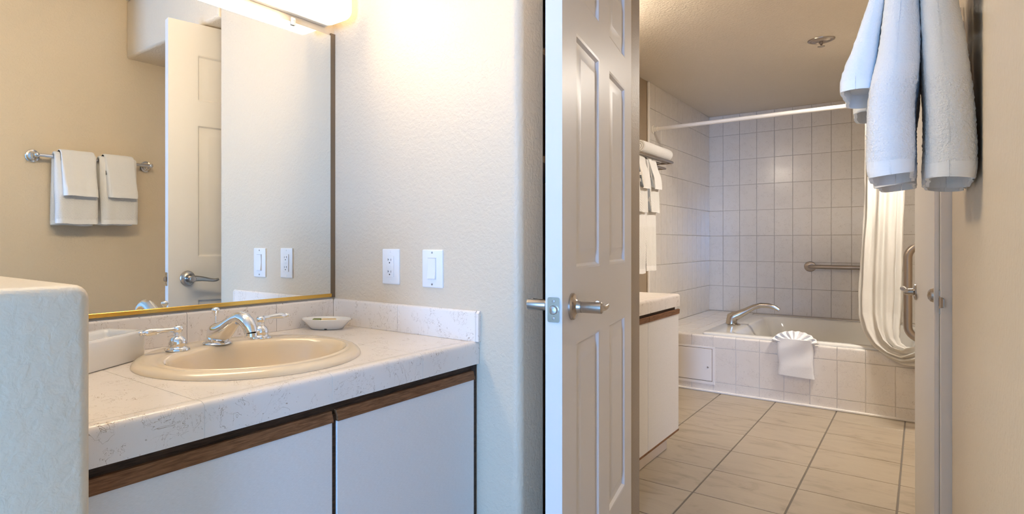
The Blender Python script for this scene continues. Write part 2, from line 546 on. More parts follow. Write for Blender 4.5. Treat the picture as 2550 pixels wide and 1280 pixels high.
# door frame on the right side of the bathroom doorway
jamb = struct(thing('trim_3', (2.16, YR, 0), 'cream door jamb with a metal strike plate', 'trim'), 'cream door jamb with a metal strike plate', 'trim')
box_obj('jamb_board', 2.10, 2.23, -0.075, -0.037, 0, 2.045, M_jamb, jamb, 0.002, 1)
box_obj('stop', 2.150, 2.188, -0.037, -0.025, 0, 2.045, M_jamb, jamb, 0.003, 2)
sp = MB()
sp.prism([(2.107, 0.876), (2.143, 0.876), (2.143, 0.937), (2.107, 0.937)], lambda p, q, t: (p, t, q), -0.0375, -0.0348)
sp.prism([(2.107, 0.890), (2.107, 0.923), (2.092, 0.917), (2.092, 0.896)], lambda p, q, t: (p, t - (2.107 - p) * 0.5, q), -0.0375, -0.0348)
spo = sp.build('strike_plate', M_steel, jamb)
tag(spo, 'worn steel strike plate')
box_obj('latch_hole', 2.117, 2.135, -0.0352, -0.0344, 0.896, 0.917, M_slot, jamb)
struct(box_obj('wall_door_header', XD, XD + 0.11, YRB, 0.80, 2.06, CEIL, M_wall), 'beige wall above the bathroom doorway')

# ------------------------------------------------------------------ six-panel bathroom door
DANG = math.radians(10.134)
DW, DT, DH0, DH1 = 0.871, 0.040, 0.012, 2.040
door = thing('door_1', (1.2988, 0.637, 0), 'white six panel door standing open, brushed lever handle', 'door', kind='structure', rz=DANG)
PC = [(0.125, 0.379), (0.509, 0.758)]
PR = [(0.23, 0.814), (0.997, 1.592), (1.695, 1.905)]
m = MB()
for a, b in ((0, PC[0][0]), (PC[0][1], PC[1][0]), (PC[1][1], DW)):
    m.box(a, b, 0, DT, DH0, DH1)
for a, b in ((DH0, PR[0][0]), (PR[0][1], PR[1][0]), (PR[1][1], PR[2][0]), (PR[2][1], DH1)):
    for c0, c1 in PC:
        m.box(c0, c1, 0, DT, a, b)
bmesh.ops.remove_doubles(m.bm, verts=m.bm.verts, dist=1e-5)
m.build('door_frame', M_door, door, 0, True)
for c0, c1 in PC:
    for r0, r1 in PR:
        m = MB()
        for side in (0, 1):
            Y = (lambda d: d) if side == 0 else (lambda d: DT - d)
            rs = []
            for ins, dep in ((0, 0.0), (0.006, 0.0015), (0.012, 0.009), (0.020, 0.0095), (0.050, 0.002), (0.054, 0.002)):
                rs.append([(c0 + ins, Y(dep), r0 + ins), (c1 - ins, Y(dep), r0 + ins), (c1 - ins, Y(dep), r1 - ins), (c0 + ins, Y(dep), r1 - ins)])
            m.rings(rs, True, False, True)
        m.build('panel', M_door, door, 20, True)
# latch plate
m = MB()
m.box(-0.0022, 0.0005, 0.0055, 0.0345, 0.876, 0.935, 0.0045, 3, lambda c: abs(c.x + 0.0008) < 0.0006)
lp = m.build('latch_plate', M_chrome, door, 30, True)
m = MB()
m.lathe([(0.0, 0.0), (0.011, 0.0), (0.011, 0.005), (0.009, 0.010), (0.0, 0.011)], (-0.002, 0.020, 0.9055), (-1, 0, 0), 20)
for v in m.bm.verts:
    if v.co.y > 0.0265:
        v.co.y = 0.0265
lb = m.build('latch_bolt', M_nickel, door, 30, True)
for z in (0.886, 0.926):
    m = MB()
    m.lathe([(0.0, 0.0), (0.0042, 0.0), (0.0036, 0.0012), (0.0, 0.0014)], (-0.0022, 0.020, z), (-1, 0, 0), 14)
    m.build('screw', M_nickel, door, 30, True)
# lever handles: side -1 is the seen face, side +1 faces the mirror
def lever(side):
    y0 = 0.0 if side < 0 else DT
    z = 0.907
    m = MB()
    ax = (0, side, 0)
    m.lathe([(0.0, 0), (0.0335, 0), (0.0335, 0.004), (0.031, 0.008), (0.020, 0.0105), (0.016, 0.014), (0.0145, 0.020), (0.0145, 0.024)], (0.083, y0, z), ax, 36)
    h = m.build('lever_handle', M_nickel, door, 30, True, (0.083, y0, z))
    WLOC[h.name] = Vector((0, 0, 0))
    m = MB()
    m.lathe([(0.0138, 0.024), (0.0142, 0.025), (0.0142, 0.071), (0.012, 0.0735), (0.0, 0.0738)], (0, 0, 0), ax, 28)
    path, rr, fl = [], [], []
    for i in range(15):
        t = i / 14
        path.append((0.0 + 0.118 * t, side * (0.0615 - 0.006 * math.sin(t * PI)), 0.004 * math.cos(t * 2 * PI) * (1 - t) + 0.009 * math.sin(t * 1.9 * PI) * t - 0.002))
        rr.append(0.0142 - 0.0045 * t if i < 14 else 0.007)
        fl.append((1.0 - 0.30 * min(1, t * 1.4), 0.60 - 0.15 * t))
    m.tube(path, rr, 16, True, fl)
    o = m.build('lever', M_nickel, None, 30, True, (0, 0, 0))
    o.parent = h
    o.location = (0, 0, 0)
lever(-1)
lever(1)
m = MB()
m.lathe([(0.0, 0), (0.011, 0), (0.011, 0.006), (0.009, 0.013), (0.005, 0.017), (0.0, 0.018)], (0.80, DT, 1.985), (0, 1, 0), 18)
m.build('bumper', M_bumper, door, 30, True)
for z in (0.25, 1.05, 1.85):
    m = MB()
    m.tube([(DW + 0.006, DT + 0.003, z - 0.045), (DW + 0.006, DT + 0.003, z + 0.045)], 0.006, 12)
    m.build('hinge', M_nickel, door, 30, True)

# inner bathroom door folded back along the right wall
d2ang = math.atan2(0.050, 0.80)
door2 = thing('door_2', (2.282, -0.030, 0), 'pale grey door folded back along the bathroom right wall', 'door', kind='structure', rz=d2ang)
m = MB().box(0, 0.80, -0.035, 0, 0.012, 2.03, 0.0025, 2)
m.build('slab', M_door, door2, 30, True)
m = MB().box(0.7995, 0.8012, -0.030, -0.005, 0.855, 0.915)
m.build('latch_plate', M_nickel, door2, 0, True)
m = MB()
m.lathe([(0, 0), (0.03, 0), (0.03, 0.005), (0.014, 0.009), (0.011, 0.03), (0.011, 0.036)], (0.735, 0.0, 0.875), (0, 1, 0), 26)
m.tube([(0.735, 0.036, 0.885), (0.70, 0.040, 0.889), (0.66, 0.038, 0.888), (0.63, 0.034, 0.886)], [0.0105, 0.0095, 0.009, 0.007], 12)
m.build('lever_handle', M_nickel, door2, 30, True)
m = MB()
m.lathe([(0, 0), (0.021, 0), (0.021, 0.003), (0.018, 0.010), (0.011, 0.015), (0.0, 0.017)], (0.02, 0.0, 0.912), (0, 1, 0), 24)
tag(m.build('bumper', M_nickel, door2, 30, True), 'satin dome bumper')

# ------------------------------------------------------------------ mirror
mir = thing('vanity_mirror', (0.88, YM, 0.874), 'large frameless wall mirror with a brass strip below', 'mirror')
box_obj('mirror_glass', 0.343, 1.421, YM - 0.006, YM - 0.001, 0.884, 1.792, M_mirror, mir)
m = MB()
m.box(0.343, 1.4235, YM - 0.010, YM - 0.0005, 0.874, 0.8855, 0.001, 1)
m.build('bottom_channel', M_brass, mir)
m = MB()
m.box(1.4215, 1.4415, YM - 0.007, YM - 0.0005, 0.872, 1.800)
tag(m.build('side_channel', M_sidech, mir), 'dark worn channel')
m = MB()
m.box(1.245, 1.262, YM - 0.012, YM - 0.006, 1.781, 1.806, 0.002, 2).lathe([(0, 0), (0.005, 0), (0.004, 0.003), (0, 0.004)], (1.2535, YM - 0.012, 1.799), (0, -1, 0), 14)
m.build('clip', M_clip, mir)

# ------------------------------------------------------------------ vanity light bar
lamp = thing('vanity_light_bar', (0.88, YM, 1.808), 'long glowing white diffuser light bar above the vanity mirror', 'light')
box_obj('back_plate', 0.30, 1.40, YM - 0.02, YM - 0.0005, 1.815, 1.955, M_plastic, lamp, 0.004, 2)
m = MB().box(0.285, 1.412, YM - 0.142, YM - 0.012, 1.808, 1.965, 0.034, 7)
bmesh.ops.bisect_plane(m.bm, geom=m.bm.verts[:] + m.bm.edges[:] + m.bm.faces[:], plane_co=(1.22, 0, 0), plane_no=(1, 0, 0))
m.bm.normal_update()
for f in m.bm.faces:
    f.material_index = 1 if f.calc_center_median().x > 1.22 else (2 if abs(f.normal.z) > 0.7 else 0)
m.build('diffuser', [M_lamp, M_lampend, M_lampedge], lamp, 30)

# ------------------------------------------------------------------ outlet and switch
def plate(name, y0, y1, z0, z1, label, cat):
    t = thing(name, (XW, (y0 + y1) / 2, z0), label, cat)
    box_obj('plate', XW - 0.006, XW + 0.001, y0, y1, z0, z1, M_plastic, t, 0.0042, 3, lambda c: c.x < XW)
    return t
t = plate('wall_outlet', 1.268, 1.342, 0.929, 1.044, 'white double socket outlet plate nearer the mirror', 'outlet')
yc, zc = 1.305, 0.9865
box_obj('receptacle', XW - 0.0095, XW - 0.005, yc - 0.0165, yc + 0.0165, zc - 0.0335, zc + 0.0335, M_plastic, t, 0.0012, 2)
for s in (1, -1):
    z = zc + 0.019 * s + 0.003
    for (a, b, c, d) in ((0.0075, 0.0062, -0.0035, 0.0045), (0.0062, 0.0030, 0.0, 0.0013), (-0.0055, -0.0068, -0.0035, 0.0035)):
        box_obj('slot', XW - 0.0099, XW - 0.0090, yc + b, yc + a, z + c, z + d, M_slot, t)
    m = MB()
    m.lathe([(0, 0), (0.0022, 0), (0.0022, 0.0005), (0, 0.0006)], (XW - 0.0094, yc, z - 0.0095), (-1, 0, 0), 12)
    m.build('ground_hole', M_slot, t)
for s in (1, -1):
    box_obj('button', XW - 0.0102, XW - 0.0090, yc - 0.007, yc + 0.007, zc + 0.003 * s - 0.0022, zc + 0.003 * s + 0.0022, M_plastic, t, 0.0005, 1)
    m = MB()
    m.lathe([(0, 0), (0.0032, 0), (0.0026, 0.0012), (0, 0.0014)], (XW - 0.006, yc, zc + 0.0484 * s), (-1, 0, 0), 14)
    m.build('screw', M_plastic, t)
t = plate('light_switch', 1.093, 1.173, 0.926, 1.043, 'white rocker light switch plate nearer the door', 'switch')
yc, zc = 1.133, 0.985
box_obj('switch_frame', XW - 0.0072, XW - 0.005, yc - 0.0172, yc + 0.0172, zc - 0.034, zc + 0.034, M_plastic, t, 0.0006, 1)
box_obj('gap', XW - 0.0075, XW - 0.0070, yc - 0.0155, yc + 0.0155, zc - 0.0322, zc + 0.0322, NT('grey_gap', (0.35, 0.35, 0.37, 1), 0.5).m, t)
m = MB()
m.prism([(-0.007, -0.0312), (-0.0125, -0.0312), (-0.0125, -0.029), (-0.0085, 0.0), (-0.0098, 0.0312), (-0.007, 0.0312)], lambda p, q, u: (XW + p, u, zc + q), yc - 0.0148, yc + 0.0148)
m.build('rocker', M_plastic, t, 20)
for s in (1, -1):
    m = MB()
    m.lathe([(0, 0), (0.0032, 0), (0.0026, 0.0012), (0, 0.0014)], (XW - 0.006, yc, zc + 0.0484 * s), (-1, 0, 0), 14)
    m.build('screw', M_nickel, t)

# ------------------------------------------------------------------ main vanity cabinet
YF = YC + 0.006
cab = thing('vanity_cabinet', (0.9, 1.25, 0), 'pale laminate vanity cabinet with oak pull strips under the sink counter', 'cabinet')
m = MB()
m.box(0.345, 0.363, YF + 0.018, YM - 0.005, 0.0, 0.713).box(XW - 0.024, XW - 0.006, YF + 0.022, YM - 0.005, 0.0, 0.713)
m.box(0.363, XW - 0.024, YF + 0.018, YM - 0.005, 0.09, 0.108).box(0.363, XW - 0.024, YM - 0.012, YM - 0.005, 0.108, 0.713)
m.box(0.363, XW - 0.024, YF + 0.07, YF + 0.085, 0.0, 0.09).box(0.363, XW - 0.024, YF + 0.0185, YF + 0.03, 0.67, 0.713)
m.build('carcass', M_dark, cab)
box_obj('top_rail', 0.345, XW - 0.022, YF + 0.010, YF + 0.020, 0.690, 0.7148, M_dark, cab, 0.002, 1)
box_obj('mullion', 0.8803, 0.8932, YF + 0.003, YF + 0.020, 0.10, 0.6899, M_dark, cab, 0.002, 1)
box_obj('stile', XW - 0.021, XW - 0.0045, YF + 0.002, YF + 0.022, 0.09, 0.7148, M_dark, cab, 0.002, 1)
for xa, xb in ((0.345, 0.8800), (0.8935, XW - 0.0205)):
    d = box_obj('cabinet_door', xa, xb, YF, YF + 0.018, 0.10, 0.6765, M_lam, cab, 0.001, 1)
    m = MB()
    m.prism([(YF - 0.004, 0.6740), (YF - 0.004, 0.6775), (YF + 0.002, 0.6975), (YF + 0.010, 0.6975), (YF + 0.018, 0.6770), (YF + 0.018, 0.6740)], lambda p, q, u: (u, p, q), xa, xb)
    tag(m.build('pull_strip', M_oak, d, 20), 'brown oak finger pull')

# countertop
SX, SY, SA, SB = 0.887, 1.270, 0.287, 0.250
top = thing('tiled_countertop', (0.9, 1.27, 0.715), 'speckled beige tile countertop with backsplash around the oval sink', 'countertop')
J = [0.345, 0.571, 0.875, 1.184, XW - 0.0015]
def ring_region(x0, x1, y0, y1, cx, cy, a, b, z):
    bm = bmesh.new()
    angs = [2 * PI * i / 96 for i in range(96)]
    for px in (x0, x1):
        for py in (y0, y1):
            angs.append(math.atan2((py - cy), (px - cx)) % (2 * PI))
    angs = sorted(angs)
    inn, out = [], []
    for t in angs:
        dx_, dy_ = math.cos(t), math.sin(t)
        k = 1 / math.sqrt((dx_ / a) ** 2 + (dy_ / b) ** 2)
        inn.append(bm.verts.new((cx + dx_ * k, cy + dy_ * k, z)))
        ks = []
        if dx_ > 1e-9: ks.append((x1 - cx) / dx_)
        if dx_ < -1e-9: ks.append((x0 - cx) / dx_)
        if dy_ > 1e-9: ks.append((y1 - cy) / dy_)
        if dy_ < -1e-9: ks.append((y0 - cy) / dy_)
        k = min(ks)
        out.append(bm.verts.new((cx + dx_ * k, cy + dy_ * k, z)))
    n = len(angs)
    for i in range(n):
        j = (i + 1) % n
        bm.faces.new((inn[i], out[i], out[j], inn[j]))
    return bm
def slab_piece(x0, x1, y0, y1, cx, cy, a, b, ztop, th, cut0, cut1, mat, name, parent, yside=0):
    bm = ring_region(x0, x1, y0, y1, cx, cy, a, b, ztop)
    for xx, clear in ((cut0, -1), (cut1, 1)):
        if xx is None:
            continue
        g = bm.verts[:] + bm.edges[:] + bm.faces[:]
        bmesh.ops.bisect_plane(bm, geom=g, plane_co=(xx, 0, 0), plane_no=(1, 0, 0), clear_inner=clear < 0, clear_outer=clear > 0)
    if yside:
        bmesh.ops.bisect_plane(bm, geom=bm.verts[:] + bm.edges[:] + bm.faces[:], plane_co=(0, cy, 0), plane_no=(0, 1, 0), clear_inner=yside > 0, clear_outer=yside < 0)
    r = bmesh.ops.extrude_face_region(bm, geom=bm.faces[:])
    bmesh.ops.translate(bm, verts=[v for v in r['geom'] if isinstance(v, bmesh.types.BMVert)], vec=(0, 0, -th))
    m = MB()
    m.bm.free()
    m.bm = bm
    return m.build(name, mat, parent, 20)
CY0, CY1 = YC + 0.035, YM - 0.012
slab_piece(0.345, XW - 0.002, YC + 0.02, YM - 0.001, SX, SY, SA - 0.03, SB - 0.03, ZC - 0.0008, 0.03, None, None, M_whgrout, 'counter_core', top)
for a, b in zip(J, J[1:]):
    slab_piece(J[0], J[-1], CY0, CY1, SX, SY, SA - 0.025, SB - 0.025, ZC, 0.0006, a + 0.0007, b - 0.0007, M_ctile, 'counter_tile', top)
    m = MB()
    R = 0.013
    prof = [(CY0 - 0.001, ZC - 0.008), (CY0 - 0.001, ZC), (YC + R + 0.012, ZC + 0.0015)] + [(YC + R + R * math.cos(math.radians(t)), ZC - R + 0.0015 + R * math.sin(math.radians(t))) for t in range(90, 181, 15)] + [(YC, ZC - 0.030), (YC + 0.0012, 0.7165), (YC + 0.012, 0.7150), (YC + 0.012, ZC - 0.008)]
    m.prism(prof, lambda p, q, u: (u, p, q), a + 0.0007, b - 0.0007)
    m.build('edge_tile', M_ctile, top, 40)
m = MB()   # grout showing between the edge tiles
R = 0.0125
m.prism([(CY0 - 0.001, ZC - 0.009), (CY0 - 0.001, ZC - 0.0008), (YC + R + 0.012, ZC + 0.0006)] + [(YC + R + 0.0008 + R * math.cos(math.radians(t)), ZC - R + 0.0006 + R * math.sin(math.radians(t))) for t in range(90, 181, 15)] + [(YC + 0.0008, ZC - 0.030), (YC + 0.0018, 0.7175), (YC + 0.0115, 0.7175), (YC + 0.0115, ZC - 0.009)], lambda p, q, u: (u, p, q), J[0] + 0.001, J[-1] - 0.001)
m.build('edge_grout', M_whgrout, top, 40)
def bs_profile(t0, t1):   # thickness direction from wall face t0 to front t1, height
    r = 0.008
    s = 1 if t1 > t0 else -1
    return [(t0, ZC + 0.0005), (t1, ZC + 0.0005), (t1, 0.868 - r)] + [(t1 - s * r + s * r * math.cos(math.radians(k)), 0.868 - r + r * math.sin(math.radians(k))) for k in (30, 60, 90)] + [(t0, 0.868)]
for a, b in zip(J, J[1:]):
    m = MB()
    m.prism(bs_profile(YM - 0.0005, YM - 0.012), lambda p, q, u: (u, p, q), a + 0.0007, min(b, XW - 0.013) - 0.0007)
    m.build('backsplash_tile', M_ctile, top, 40)
YJ = [YM - 0.0125, 1.268, YC + 0.006]
for a, b in zip(YJ, YJ[1:]):
    m = MB()
    m.prism(bs_profile(XW - 0.0005, XW - 0.013), lambda p, q, u: (p, u, q), b + 0.0005, a - 0.0005)
    m.build('backsplash_tile', M_ctile, top, 40)
m = MB()
m.prism([(XW - 0.0130, ZC + 0.001), (XW - 0.0005, ZC + 0.001), (XW - 0.0005, 0.868), (XW - 0.0050, 0.868), (XW - 0.0130, 0.860)], lambda p, q, u: (p, u, q), YC - 0.004, YC + 0.0055)
m.build('backsplash_edge', M_ctile, top, 40)

# sink
sink = thing('oval_sink', (SX, SY, ZC), 'cream oval drop-in sink in the speckled counter', 'sink')
def ell(cx, cy, a, b, z, n=72):
    return [(cx + a * math.cos(2 * PI * i / n), cy + b * math.sin(2 * PI * i / n), z) for i in range(n)]
IX, IY, IA, IB = SX, SY - 0.036, 0.236, 0.168
def lerp(a, b, t): return a + (b - a) * t
rr = []
for (ins, dz) in ((0.0, 0.0005), (0.001, 0.004), (0.005, 0.009), (0.012, 0.0135), (0.022, 0.016)):
    rr.append(ell(SX, SY, SA - ins, SB - ins, ZC + dz))
for t in (0.35, 0.7, 0.88):
    rr.append(ell(lerp(SX, IX, t), lerp(SY, IY, t), lerp(SA - 0.022, IA, t), lerp(SB - 0.022, IB, t), ZC + 0.016 + (-0.001 if t < 0.8 else 0.001)))
for (ins, dz) in ((0.0, 0.0145), (0.006, 0.009), (0.011, -0.002), (0.018, -0.03), (0.032, -0.065), (0.060, -0.098), (0.100, -0.118), (0.140, -0.126)):
    rr.append(ell(IX, IY, IA - ins, IB - ins, ZC + dz))
rr.append(ell(IX, IY, 0.022, 0.022, ZC - 0.130))
m = MB()
m.rings(rr, True, False, True)
m.build('basin', M_cream, sink, 50)
m = MB()
m.lathe([(0, 0), (0.021, 0), (0.021, 0.002), (0.015, 0.003), (0.013, 0.001), (0.0, 0.0015)], (IX, IY, ZC - 0.1295), (0, 0, 1), 24)
m.build('drain', M_chrome, sink)

# faucet
ZL = ZC + 0.0155
fau = thing('widespread_faucet', (0.884, 1.425, ZL), 'chrome widespread faucet with two lever handles behind the sink', 'faucet')
def handle(hx, hy, sgn):
    m = MB()
    m.lathe([(0, 0), (0.0285, 0), (0.0295, 0.002), (0.0285, 0.005), (0.0225, 0.0065), (0.0205, 0.009), (0.0205, 0.012), (0.0210, 0.016), (0.0205, 0.024), (0.0175, 0.030), (0.0120, 0.0345), (0.0100, 0.036), (0.0105, 0.0375), (0.0095, 0.039), (0.0105, 0.0405), (0.0095, 0.042), (0.0105, 0.0435), (0.0098, 0.045), (0.0115, 0.047), (0.0128, 0.052), (0.0122, 0.057), (0.0090, 0.0605), (0.0040, 0.0618), (0, 0.062)], (hx, hy, ZL), (0, 0, 1), 32)
    h = m.build('handle', M_chrome, fau, 40)
    m = MB()
    z = ZL + 0.0525
    prof = [(0.009, 0.0062), (0.022, 0.0052), (0.040, 0.0058), (0.055, 0.0074), (0.068, 0.0088), (0.078, 0.0085), (0.084, 0.0060), (0.0855, 0.0046), (0.0875, 0.0062), (0.0890, 0.0048), (0.0905, 0.0036), (0.0935, 0.0052), (0.0970, 0.0050), (0.0990, 0.0030), (0.0993, 0.0005)]
    q = []
    for d, r in prof:
        q.append((hx + sgn * d, hy, z + (0.003 if sgn > 0 else -0.001) + 0.0015 * math.sin(d / 0.1 * PI)))
    m.tube(q, [r for d, r in prof], 18)
    m.build('lever', M_chrome, h, 40)
handle(0.763, 1.412, -1)
handle(1.013, 1.414, 1)
m = MB()
fx, fy = 0.884, 1.432
m.lathe([(0, 0), (0.036, 0), (0.0375, 0.0015), (0.036, 0.004), (0.033, 0.0055), (0.030, 0.006), (0.0, 0.006)], (fx, fy - 0.004, ZL), (0, 0, 1), 32)
path = [(0.024, 0.020), (0.014, 0.022), (0.000, 0.025), (-0.016, 0.029), (-0.034, 0.036), (-0.054, 0.048), (-0.074, 0.061), (-0.094, 0.072), (-0.112, 0.0765), (-0.130, 0.0735), (-0.144, 0.065), (-0.153, 0.053), (-0.157, 0.042)]
rad = [0.012, 0.022, 0.0285, 0.0290, 0.0265, 0.0225, 0.0190, 0.0170, 0.0170, 0.0178, 0.0180, 0.0172, 0.0158]
m.tube([(fx, fy + a, ZL + b) for a, b in path], rad, 26)
m.lathe([(0.022, 0.002), (0.030, 0.004), (0.031, 0.010), (0.029, 0.018), (0.020, 0.028), (0.012, 0.036)], (fx, fy - 0.004, ZL), (0, 0, 1), 30, False)
m.lathe([(0.0075, 0.030), (0.0075, 0.044), (0.0092, 0.046), (0.0098, 0.049), (0.0085, 0.0505), (0.003, 0.0507), (0.0, 0.0507)], (fx, fy + 0.004, ZL), (0, 0, 1), 24)
spt = m.build('spout', M_chrome, fau, 45)
m = MB()
m.lathe([(0.0148, 0.0), (0.0152, 0.004), (0.0148, 0.009), (0.011, 0.009), (0.011, 0.001), (0.0, 0.001)], (fx, fy - 0.1575, ZL + 0.033), (0, 0.12, 1), 24)
m.build('aerator', M_chrome, spt, 35)
m = MB()
m.lathe([(0.0024, 0.048), (0.0024, 0.072), (0.0045, 0.074), (0.0050, 0.079), (0.0080, 0.083), (0.0110, 0.0868), (0.0115, 0.0885), (0.0100, 0.0925), (0.0060, 0.0955), (0.0, 0.0965)], (fx, fy + 0.004, ZL), (0, 0, 1), 24)
m.build('lift_rod', M_chrome, fau, 45)

# white rectangular tray
trang = math.atan2(0.455, 0.89)
tray = thing('ceramic_tray', (0.702, 1.452, ZC + 0.001), 'white rectangular ceramic tray standing beside the sink by the half wall', 'tray', rz=trang)
m = MB()
def rrect(x0, x1, y0, y1, r, z, n=5):
    pts = []
    for cx, cy, a in ((x1 - r, y1 - r, 0), (x0 + r, y1 - r, 90), (x0 + r, y0 + r, 180), (x1 - r, y0 + r, 270)):
        pts += [(cx + r * math.cos(math.radians(a + 90 * i / n)), cy + r * math.sin(math.radians(a + 90 * i / n)), z) for i in range(n + 1)]
    return pts
L, Wd, Hh = -0.24, 0.118, 0.069
seq = [(0.002, 0.0), (0.0, 0.002), (-0.0008, 0.05), (0.0, 0.063), (0.001, 0.066), (0.004, 0.069), (0.012, 0.0685), (0.016, 0.066), (0.020, 0.058), (0.024, 0.030), (0.030, 0.022)]
m.rings([rrect(L + i, -i, i, Wd - i, 0.012 - min(i, 0.004) * 0.6, z) for i, z in seq], True, True, True)
m.build('tray_body', M_white, tray, 45, True)

# soap dish
dish = thing('soap_dish', (1.328, 1.490, ZC + 0.001), 'small oval white soap dish in the counter corner', 'dish', rz=HEADING - PI / 2)
m = MB()
seq = [(0.050, 0.026, 0.0), (0.053, 0.028, 0.001), (0.060, 0.034, 0.010), (0.074, 0.044, 0.024), (0.082, 0.050, 0.031), (0.0835, 0.051, 0.0335), (0.082, 0.050, 0.0345), (0.078, 0.046, 0.0315), (0.066, 0.037, 0.021), (0.054, 0.028, 0.016), (0.02, 0.012, 0.0145)]
m.rings([ell(0, 0, a, b, z, 48) for a, b, z in seq], True, True, True)
m.build('dish_body', M_white, dish, 50, True)
m = MB().box(-0.004, 0.004, -0.030, -0.0245, 0.0, 0.0035)
m.build('drain_notch', M_slot, dish, 0, True)
def soap(name, x0, x1, mat, label):
    e = thing(name, WLOC[dish.name] + Vector((0, 0, 0.0165)), label, 'soap', rz=HEADING - PI / 2)
    m = MB().box(x0, x1, -0.014, 0.016, 0.0, 0.0165, 0.003, 3)
    m.build('wrapped_bar', mat, e, 40, True)
soap('soap_bar', -0.046, -0.019, M_soapg, 'olive green wrapped soap in the white dish')
soap('soap_bar', -0.017, 0.030, M_soapc, 'cream wrapped soap in the white dish')

# ------------------------------------------------------------------ cloth helpers
def nz(p, s=1.0):
    return noise.noise(Vector(p) * s)

def drape(name, parent, x0, x1, sect, mats, zones, seed=0, fold=0.004, fuzz=0.0008, nx=26, skew=0.0, waffle=None, step=0.005):
    """cloth over a bar. sect: list of (y, z, half thickness) along the centre line from one bottom edge over the bar to the
    other; extruded along the bar with rounded ends. zones(z) gives the material slot"""
    pts = []
    ns = len(sect)
    def cr(p0, p1, p2, p3, t):
        return 0.5 * ((2 * p1) + (-p0 + p2) * t + (2 * p0 - 5 * p1 + 4 * p2 - p3) * t * t + (-p0 + 3 * p1 - 3 * p2 + p3) * t ** 3)
    for q in range(ns - 1):
        p0, p1, p2, p3 = sect[max(q - 1, 0)], sect[q], sect[q + 1], sect[min(q + 2, ns - 1)]
        n = max(2, int(math.hypot(p2[0] - p1[0], p2[1] - p1[1]) / step))
        for i in range(n):
            pts.append(tuple(cr(p0[k], p1[k], p2[k], p3[k], i / n) for k in range(3)))
    pts.append(sect[-1])
    n = len(pts)
    tn = []
    for i in range(n):
        a, b = pts[max(i - 2, 0)], pts[min(i + 2, n - 1)]
        l = math.hypot(b[0] - a[0], b[1] - a[1]) or 1
        tn.append((-(b[1] - a[1]) / l, (b[0] - a[0]) / l))
    m = MB()
    rings = []
    def mixp(p, q, t, dz=0.0):
        return (p[0] + (q[0] - p[0]) * t, p[1] + (q[1] - p[1]) * t, p[2] + (q[2] - p[2]) * t + dz)
    for j in range(nx + 1):
        t = 0.5 - 0.5 * math.cos(PI * j / nx)
        e = (1 - abs(2 * t - 1)) * abs(x1 - x0) / 2
        x = lerp(x0, x1, t)
        outer, inner = [], []
        for i, (y, z, h) in enumerate(pts):
            er = max(h, 0.006)
            k = math.sqrt(max(0.0, 1 - (1 - min(1, e / er)) ** 2)) * 0.96 + 0.04
            s = i / (n - 1)
            low = abs(2 * s - 1)
            w = fold * low * nz((x * 14 + seed, z * 3, seed)) + 0.5 * fold * nz((x * 40, z * 9, seed + 5))
            hem = 0.0012 * math.sin(x * 300 + seed) if low > 0.96 else 0.0
            f1 = fuzz * nz((x * 900, z * 900, seed)); f2 = fuzz * nz((x * 900, z * 900, seed + 9))
            xx = x + skew * low
            hh = h * k
            if waffle and waffle(y, z):
                cell = 0.0145
                wv_ = (x if x > (x0 + x1) / 2 else x + hh) * 2 * PI / cell
                f1 += 0.0011 * math.cos(wv_) * math.cos(z * 2 * PI / cell)
                f2 += 0.0011 * math.cos(wv_ + 1.5) * math.cos(z * 2 * PI / cell)
            dz = 0.004 * low * nz((x * 18, seed, 1.5 if s < 0.5 else 7.5))
            outer.append((xx + fuzz * nz((z * 800, i, seed)), y + tn[i][0] * (hh + f1) + w, z + tn[i][1] * (hh + f1) + dz))
            inner.append((xx + fuzz * nz((z * 800, i, seed + 3)), y - tn[i][0] * (hh * 0.95 + f2) + w, z - tn[i][1] * (hh * 0.95 + f2) + dz))
        def hollow(o, q):
            d = min(0.4, 0.0042 / max(0.0045, math.dist(o, q)))
            return [mixp(o, q, d, 0.0), mixp(o, q, d + 0.02, 0.022), mixp(o, q, 1 - d - 0.02, 0.022), mixp(o, q, 1 - d, 0.0)]
        rings.append(outer + hollow(outer[-1], inner[-1]) + inner[::-1] + hollow(inner[0], outer[0]))
    vr = m.rings(rings, True, True, True)
    for f in m.bm.faces:
        c = f.calc_center_median()
        f.material_index = zones(c)
    return m.build(name, mats, parent, 75)

